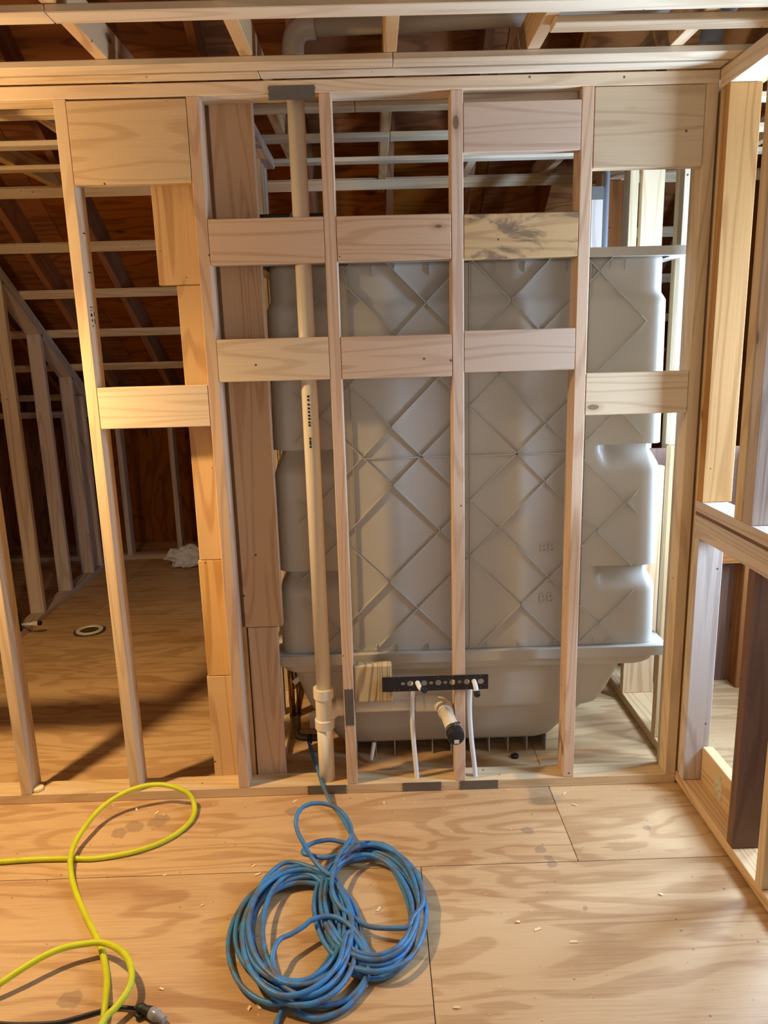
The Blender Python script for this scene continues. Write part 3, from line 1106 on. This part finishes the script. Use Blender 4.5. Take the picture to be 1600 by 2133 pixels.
# ================================================================== THINGS ON THE FLOOR
# blue air hose: one long coil in two lobes
LEAD = [(0.634, 0.235, 0.083), (0.642, 0.205, 0.070), (0.655, 0.165, 0.060), (0.674, 0.099, 0.052), (0.688, 0.046, 0.049), (0.704, -0.016, 0.046), (0.739, -0.094, 0.02), (0.775, -0.15, 0.009), (0.803, -0.225, 0.009), (0.823, -0.315, 0.03), (0.816, -0.383, 0.05), (0.783, -0.426, 0.06), (0.733, -0.438, 0.06), (0.691, -0.425, 0.06), (0.667, -0.413, 0.06), (0.669, -0.389, 0.06), (0.699, -0.355, 0.055), (0.75, -0.338, 0.05), (0.808, -0.35, 0.045)]
TOP = [(0.76, -0.518, 0.06), (0.742, -0.511, 0.065), (0.699, -0.462, 0.08), (0.671, -0.431, 0.11), (0.651, -0.4, 0.13), (0.644, -0.369, 0.15), (0.655, -0.326, 0.16), (0.691, -0.305, 0.165), (0.739, -0.303, 0.16), (0.782, -0.322, 0.15), (0.813, -0.357, 0.13), (0.822, -0.382, 0.1), (0.806, -0.412, 0.085), (0.784, -0.446, 0.075), (0.772, -0.493, 0.068), (0.766, -0.544, 0.065), (0.77, -0.593, 0.062), (0.791, -0.641, 0.055), (0.83, -0.676, 0.045), (0.88, -0.706, 0.035), (0.928, -0.716, 0.03), (0.965, -0.718, 0.04)]
TAIL = [(0.876, -0.812, 0.03), (0.874, -0.86, 0.02), (0.854, -0.904, 0.012), (0.825, -0.942, 0.01), (0.79, -0.965, 0.01), (0.743, -0.975, 0.01), (0.698, -0.955, 0.012), (0.665, -0.919, 0.014), (0.638, -0.872, 0.03), (0.621, -0.83, 0.05), (0.623, -0.802, 0.06), (0.635, -0.769, 0.06), (0.664, -0.745, 0.055), (0.694, -0.72, 0.055), (0.717, -0.702, 0.06), (0.756, -0.684, 0.055), (0.798, -0.697, 0.055), (0.84, -0.736, 0.05), (0.868, -0.778, 0.04), (0.878, -0.818, 0.03), (0.868, -0.872, 0.02), (0.83, -0.918, 0.012), (0.78, -0.94, 0.012), (0.72, -0.935, 0.012)]
END = [(0.668, -0.915, 0.012), (0.659, -0.945, 0.008), (0.648, -0.980, 0.008), (0.641, -1.013, 0.008), (0.632, -1.06, 0.008)]
rnd = random.Random(21)


def lobe(cx, cy, rx, ry, a0, turns, direction, z0, z1, tilt=0.0, jit=0.02, bump=None):
    pts = []
    n = int(turns * 12)
    ox = oy = 0.0
    sx = sy = 1.0
    for i in range(n + 1):
        if i % 12 == 0:
            tx, ty = rnd.uniform(-jit, jit), rnd.uniform(-jit, jit)
            ux, uy = rnd.uniform(0.62, 1.10), rnd.uniform(0.74, 1.08)
        ox += (tx - ox) * 0.16
        oy += (ty - oy) * 0.16
        sx += (ux - sx) * 0.14
        sy += (uy - sy) * 0.14
        a = a0 + direction * 2 * math.pi * i / 12
        f = 1.0
        if bump and bump[0] <= i / 12 <= bump[0] + 0.6:
            f = 1.0 + bump[1] * math.sin((i / 12 - bump[0]) / 0.6 * math.pi)
        x, y = rx * sx * f * math.cos(a), ry * sy * f * math.sin(a)
        c, s = math.cos(tilt), math.sin(tilt)
        z = z0 + (z1 - z0) * i / n + rnd.uniform(-0.003, 0.003)
        pts.append((cx + ox + x * c - y * s, cy + oy + x * s + y * c, max(0.0085, z)))
    return pts


path = LEAD[:]
path += lobe(0.886, -0.600, 0.150, 0.255, R(95), 4.3, -1, 0.048, 0.012, tilt=R(6), bump=(1.0, 0.10))[1:]
path += lobe(0.882, -0.605, 0.145, 0.248, R(-13), 4.0, -1, 0.012, 0.050, tilt=R(6))[1:]
path += [(1.005, -0.690, 0.048), (0.990, -0.722, 0.046), (0.960, -0.726, 0.044)]
path += TOP[::-1][2:]
path += lobe(0.668, -0.680, 0.168, 0.248, R(65), 6.6, 1, 0.056, 0.010, tilt=R(8), jit=0.032, bump=(0.25, 0.22))[1:]
path += lobe(0.672, -0.690, 0.160, 0.238, R(281), 5.2, 1, 0.010, 0.056, tilt=R(8), jit=0.034)[1:]
path += TAIL
path += END
V, F = sweep(catmull(path, 5), 0.0072, 10)
HO = Vector((0.77, -0.65, 0.0))
ah = mesh_obj('air_hose', [v - HO for v in V], F, BLUE, None, smooth=True, loc=HO)
tag(ah, 'dusty blue air hose coiled in two overlapping piles on the plywood', 'hose')

YEL = [(-0.60, -0.345, 0.009), (-0.374, -0.336, 0.009), (-0.346, -0.336, 0.009), (-0.235, -0.33, 0.009), (-0.12, -0.332, 0.009), (-0.028, -0.335, 0.009), (0.079, -0.311, 0.009), (0.159, -0.269, 0.009), (0.215, -0.209, 0.009), (0.243, -0.144, 0.012), (0.239, -0.082, 0.02), (0.214, -0.049, 0.05), (0.163, -0.041, 0.075), (0.101, -0.034, 0.085), (0.03, -0.049, 0.085), (-0.038, -0.079, 0.07), (-0.085, -0.133, 0.055), (-0.106, -0.212, 0.045), (-0.115, -0.279, 0.035), (-0.106, -0.348, 0.030), (-0.079, -0.418, 0.02), (-0.038, -0.491, 0.012), (0.024, -0.584, 0.009), (0.081, -0.662, 0.009), (0.127, -0.73, 0.009), (0.16, -0.794, 0.009), (0.184, -0.853, 0.012), (0.202, -0.913, 0.022), (0.215, -0.966, 0.017), (0.225, -1.02, 0.02), (0.20, -1.12, 0.02), (0.10, -1.16, 0.012), (0.06, -1.22, 0.009), (0.12, -1.28, 0.009), (0.2, -1.24, 0.009), (0.22, -1.14, 0.012), (0.216, -1.05, 0.030), (0.224, -0.978, 0.034), (0.239, -0.951, 0.036), (0.255, -0.921, 0.042), (0.262, -0.889, 0.05), (0.252, -0.85, 0.055), (0.227, -0.808, 0.055), (0.188, -0.77, 0.05), (0.135, -0.739, 0.042), (0.084, -0.745, 0.045), (0.035, -0.763, 0.05), (-0.009, -0.792, 0.05), (-0.05, -0.826, 0.045), (-0.091, -0.859, 0.035), (-0.113, -0.875, 0.03), (-0.25, -0.98, 0.012), (-0.45, -1.08, 0.009)]
YO = Vector((0.05, -0.5, 0.0))
V, F = sweep(catmull(YEL, 6), 0.0088, 12)
yh = mesh_obj('yellow_hose', [v - YO for v in V], F, YELLOW, None, smooth=True, loc=YO)
tag(yh, 'bright yellow-green hose looping over the floor beside the bottom plate', 'hose')

cd = thing('extension_cord', 'thin black power cord with a black and grey plug end at the bottom edge', 'cord', (0.09, -0.956, 0.0))
CO = Vector((0.09, -0.956, 0.0))
under(tube('cord', [(-0.20, -0.945, 0.005), (-0.072, -0.95, 0.005), (0.003, -0.956, 0.005), (0.09, -0.956, 0.006), (0.137, -0.944, 0.006), (0.196, -0.925, 0.006), (0.236, -0.918, 0.007), (0.273, -0.924, 0.009), (0.293, -0.928, 0.011)], 0.0048, RUBBER, cd, seg=10, smooth_n=5), CO)
under(turned('plug_body', (0.286, -0.926, 0.014), (0.9, -0.42, 0.02), [(0, 0.006), (0.004, 0.010), (0.012, 0.0135), (0.020, 0.013), (0.022, 0.011), (0.030, 0.0125), (0.044, 0.0145), (0.046, 0.012)], RUBBER, cd, seg=18), CO)
under(tube('locking_lever', [(0.288, -0.945, 0.012), (0.296, -0.952, 0.009), (0.310, -0.945, 0.008)], 0.0055, RUBBER, cd, seg=8), CO)
under(turned('clear_end', (0.325, -0.944, 0.0145), (0.88, -0.48, 0.0), [(0, 0.012), (0.004, 0.0145), (0.024, 0.0145), (0.034, 0.011), (0.048, 0.009), (0.048, 0.003)], CLEAR, cd, seg=18), CO)


# toilet flange in the left room floor
tf = thing('toilet_flange', 'round white toilet flange ring set in the floor of the left room', 'flange', (-0.823, 1.775, 0.0))
turned('metal_ring', (0, 0, 0.0), (0, 0, 1), [(0.0005, 0.085), (0.0005, 0.094), (0.006, 0.093), (0.007, 0.078)], BRONZE, tf, seg=32)
turned('plastic_collar', (0, 0, 0.0), (0, 0, 1), [(0.0005, 0.079), (0.012, 0.079), (0.014, 0.074), (0.013, 0.058), (0.004, 0.053), (0.002, 0.052)], PVC, tf, seg=32)
turned('drain_plug', (0, 0, 0.0), (0, 0, 1), [(0.002, 0.052), (0.004, 0.051), (0.003, 0.004)], BRONZE, tf, seg=32)

# stub pipe and dark hose by the left partition
sp = thing('capped_stub_pipe', 'short white pipe stub with black cap poking out of the left partition', 'pipe', (-1.24, 1.80, 0.0))
O2 = Vector((-1.24, 1.80, 0.0))
under(tube('pipe', [(-1.20, 1.72, 0.075), (-1.09, 1.71, 0.085)], 0.010, PEX, sp, seg=12), O2)
under(turned('hub', (-1.125, 1.713, 0.082), (1, -0.05, 0.05), [(0, 0.0105), (0, 0.015), (0.03, 0.015), (0.03, 0.011)], PVC, sp, seg=14), O2)
under(turned('cap', (-1.095, 1.711, 0.085), (1, -0.05, 0.05), [(0, 0.014), (0.016, 0.014), (0.018, 0.010)], RUBBER, sp, seg=14), O2)
board('bracket', sp, -1.30, -1.195, 1.70, 1.712, 0.039, 0.15, BLACK)

# crumpled paper in the far left room
bm = bmesh.new()
bmesh.ops.create_icosphere(bm, subdivisions=3, radius=0.1)
from mathutils import noise as mnoise
for v in bm.verts:
    d = v.co.normalized()
    k = 0.62 + 0.75 * abs(mnoise.noise(d * 1.7 + Vector((5, 2, 1)))) + 0.5 * abs(mnoise.noise(d * 3.6 + Vector((3, 1, 2))))
    v.co = Vector((d.x * 0.150 * k, d.y * 0.10 * k, max(d.z * 0.10 * k + 0.07, 0.002)))
me = bpy.data.meshes.new('crumpled_paper')
bm.to_mesh(me)
bm.free()
me.materials.append(PAPER)
cpo = link(bpy.data.objects.new('crumpled_paper', me))
cpo.location = (-0.56, 3.12, 0)
tag(cpo, 'crumpled white paper lying on the floor at the back of the left room', 'paper')

# black wrapped box on top of the tub surround, wooden plug, black cap on floor
bbx = thing('black_box', 'black plastic-wrapped package resting on top of the tub surround', 'box', (0.68, 0.21, 1.949))
board('carton', bbx, 0.555, 0.80, 0.185, 0.235, 1.949, 2.088, BLACK, bev=0.004)
tube('wrap_fold', [(-0.02, -0.027, 0.10), (0.0, -0.028, 0.142), (0.03, -0.01, 0.145), (0.05, -0.026, 0.12)], 0.004, CLEAR, bbx, seg=8, smooth_n=4)
wpg = turned('wood_plug', (0, 0, 0), (0, 0, 1), [(0, 0.017), (0.003, 0.021), (0.012, 0.021), (0.016, 0.015), (0.017, 0.006)], CHIP, None, seg=20)
wpg.location = (-0.375, 0.03, ZS)
wpg.rotation_euler = (0, 0, 0.4)
tag(wpg, 'pale round wood plug lying on the bottom plate by the leftmost stud', 'wood plug')
bc = turned('knockout_plug', (0, 0, 0), (0, 0, 1), [(0, 0.016), (0.010, 0.016), (0.013, 0.012), (0.010, 0.009)], RUBBER, None, seg=18)
bc.location = (1.464, 0.215, 0)
tag(bc, 'small black plastic knockout lying on the floor under the tub', 'plastic plug')
dt = tube('clear_tube', [(0.895, 0.255, 0.062), (0.890, 0.235, 0.040), (0.882, 0.205, 0.012)], 0.0085, PVC, None, seg=14, smooth_n=4)
dt.name = 'tube_scrap'
tag(dt, 'short translucent white tube scrap leaning under the tub behind the bottom plate', 'tube')


# pale wood chips, and fine sawdust
def chip_mesh(i):
    r = random.Random(i)
    L, w = r.uniform(0.005, 0.012), r.uniform(0.002, 0.005)
    b = r.uniform(0.0, 0.004)
    V = [(-L, -w, 0.0005), (L, -w * 0.4, 0.0005 + b), (L * 0.8, w, 0.0008 + b), (-L * 0.7, w * 0.8, 0.0008),
         (-L, -w, 0.0020), (L, -w * 0.4, 0.0020 + b), (L * 0.8, w, 0.0024 + b), (-L * 0.7, w * 0.8, 0.0024)]
    F = [(3, 2, 1, 0), (4, 5, 6, 7), (0, 1, 5, 4), (1, 2, 6, 5), (2, 3, 7, 6), (3, 0, 4, 7)]
    me = bpy.data.meshes.new('wood_chip')
    me.from_pydata(V, [], F)
    me.materials.append(CHIP)
    return me


chips = [chip_mesh(i) for i in range(6)]
CHIPXY = [(0.596, -0.925), (0.572, -0.93), (0.905, -0.60), (0.50, -0.39), (0.615, -0.405), (0.63, -0.40), (0.52, -0.43), (1.31, -0.67), (1.36, -0.70), (0.33, -0.86), (0.37, -0.56), (1.60, -0.05), (1.62, -0.12), (0.74, -0.045), (0.60, -0.04),
          (0.93, -0.07), (0.81, -0.80), (1.10, -0.95), (0.57, -0.77), (1.76, -0.58), (1.45, -0.75), (0.22, -0.42), (0.13, -0.10), (0.02, -0.06), (0.10, -0.085)]
for i, (x, y) in enumerate(CHIPXY):
    o = bpy.data.objects.new('wood_chip', chips[i % 6])
    o.location = (x, y, 0.0)
    o.rotation_euler = (0, 0, random.uniform(0, 6.28))
    link(o)
    tag(o, 'small pale wood chip lying loose on the plywood floor', 'wood chip', 'pale wood chips scattered on the plywood floor')
V, F = [], []
rs = random.Random(5)
for i in range(900):
    if i % 3 == 0:
        x, y = rs.uniform(-0.4, 2.0), -abs(rs.gauss(0, 0.05)) - 0.004
    else:
        x, y = rs.uniform(-0.4, 1.98), rs.uniform(-1.0, -0.005)
    s = rs.uniform(0.0006, 0.002)
    a = rs.uniform(0, 3.14)
    c, sn = math.cos(a) * s * rs.uniform(1, 2.5), math.sin(a) * s
    b = len(V)
    V += [(x - c, y - sn, 0.0004), (x + sn, y - c, 0.0004), (x + c, y + sn, 0.0004), (x, y, 0.0004 + s)]
    F += [(b, b + 1, b + 3), (b + 1, b + 2, b + 3), (b + 2, b, b + 3)]
sd = mesh_obj('sawdust', V, F, CHIP)
sd['kind'] = 'stuff'
sd['label'] = 'fine pale sawdust sprinkled over the plywood floor'
sd['category'] = 'sawdust'
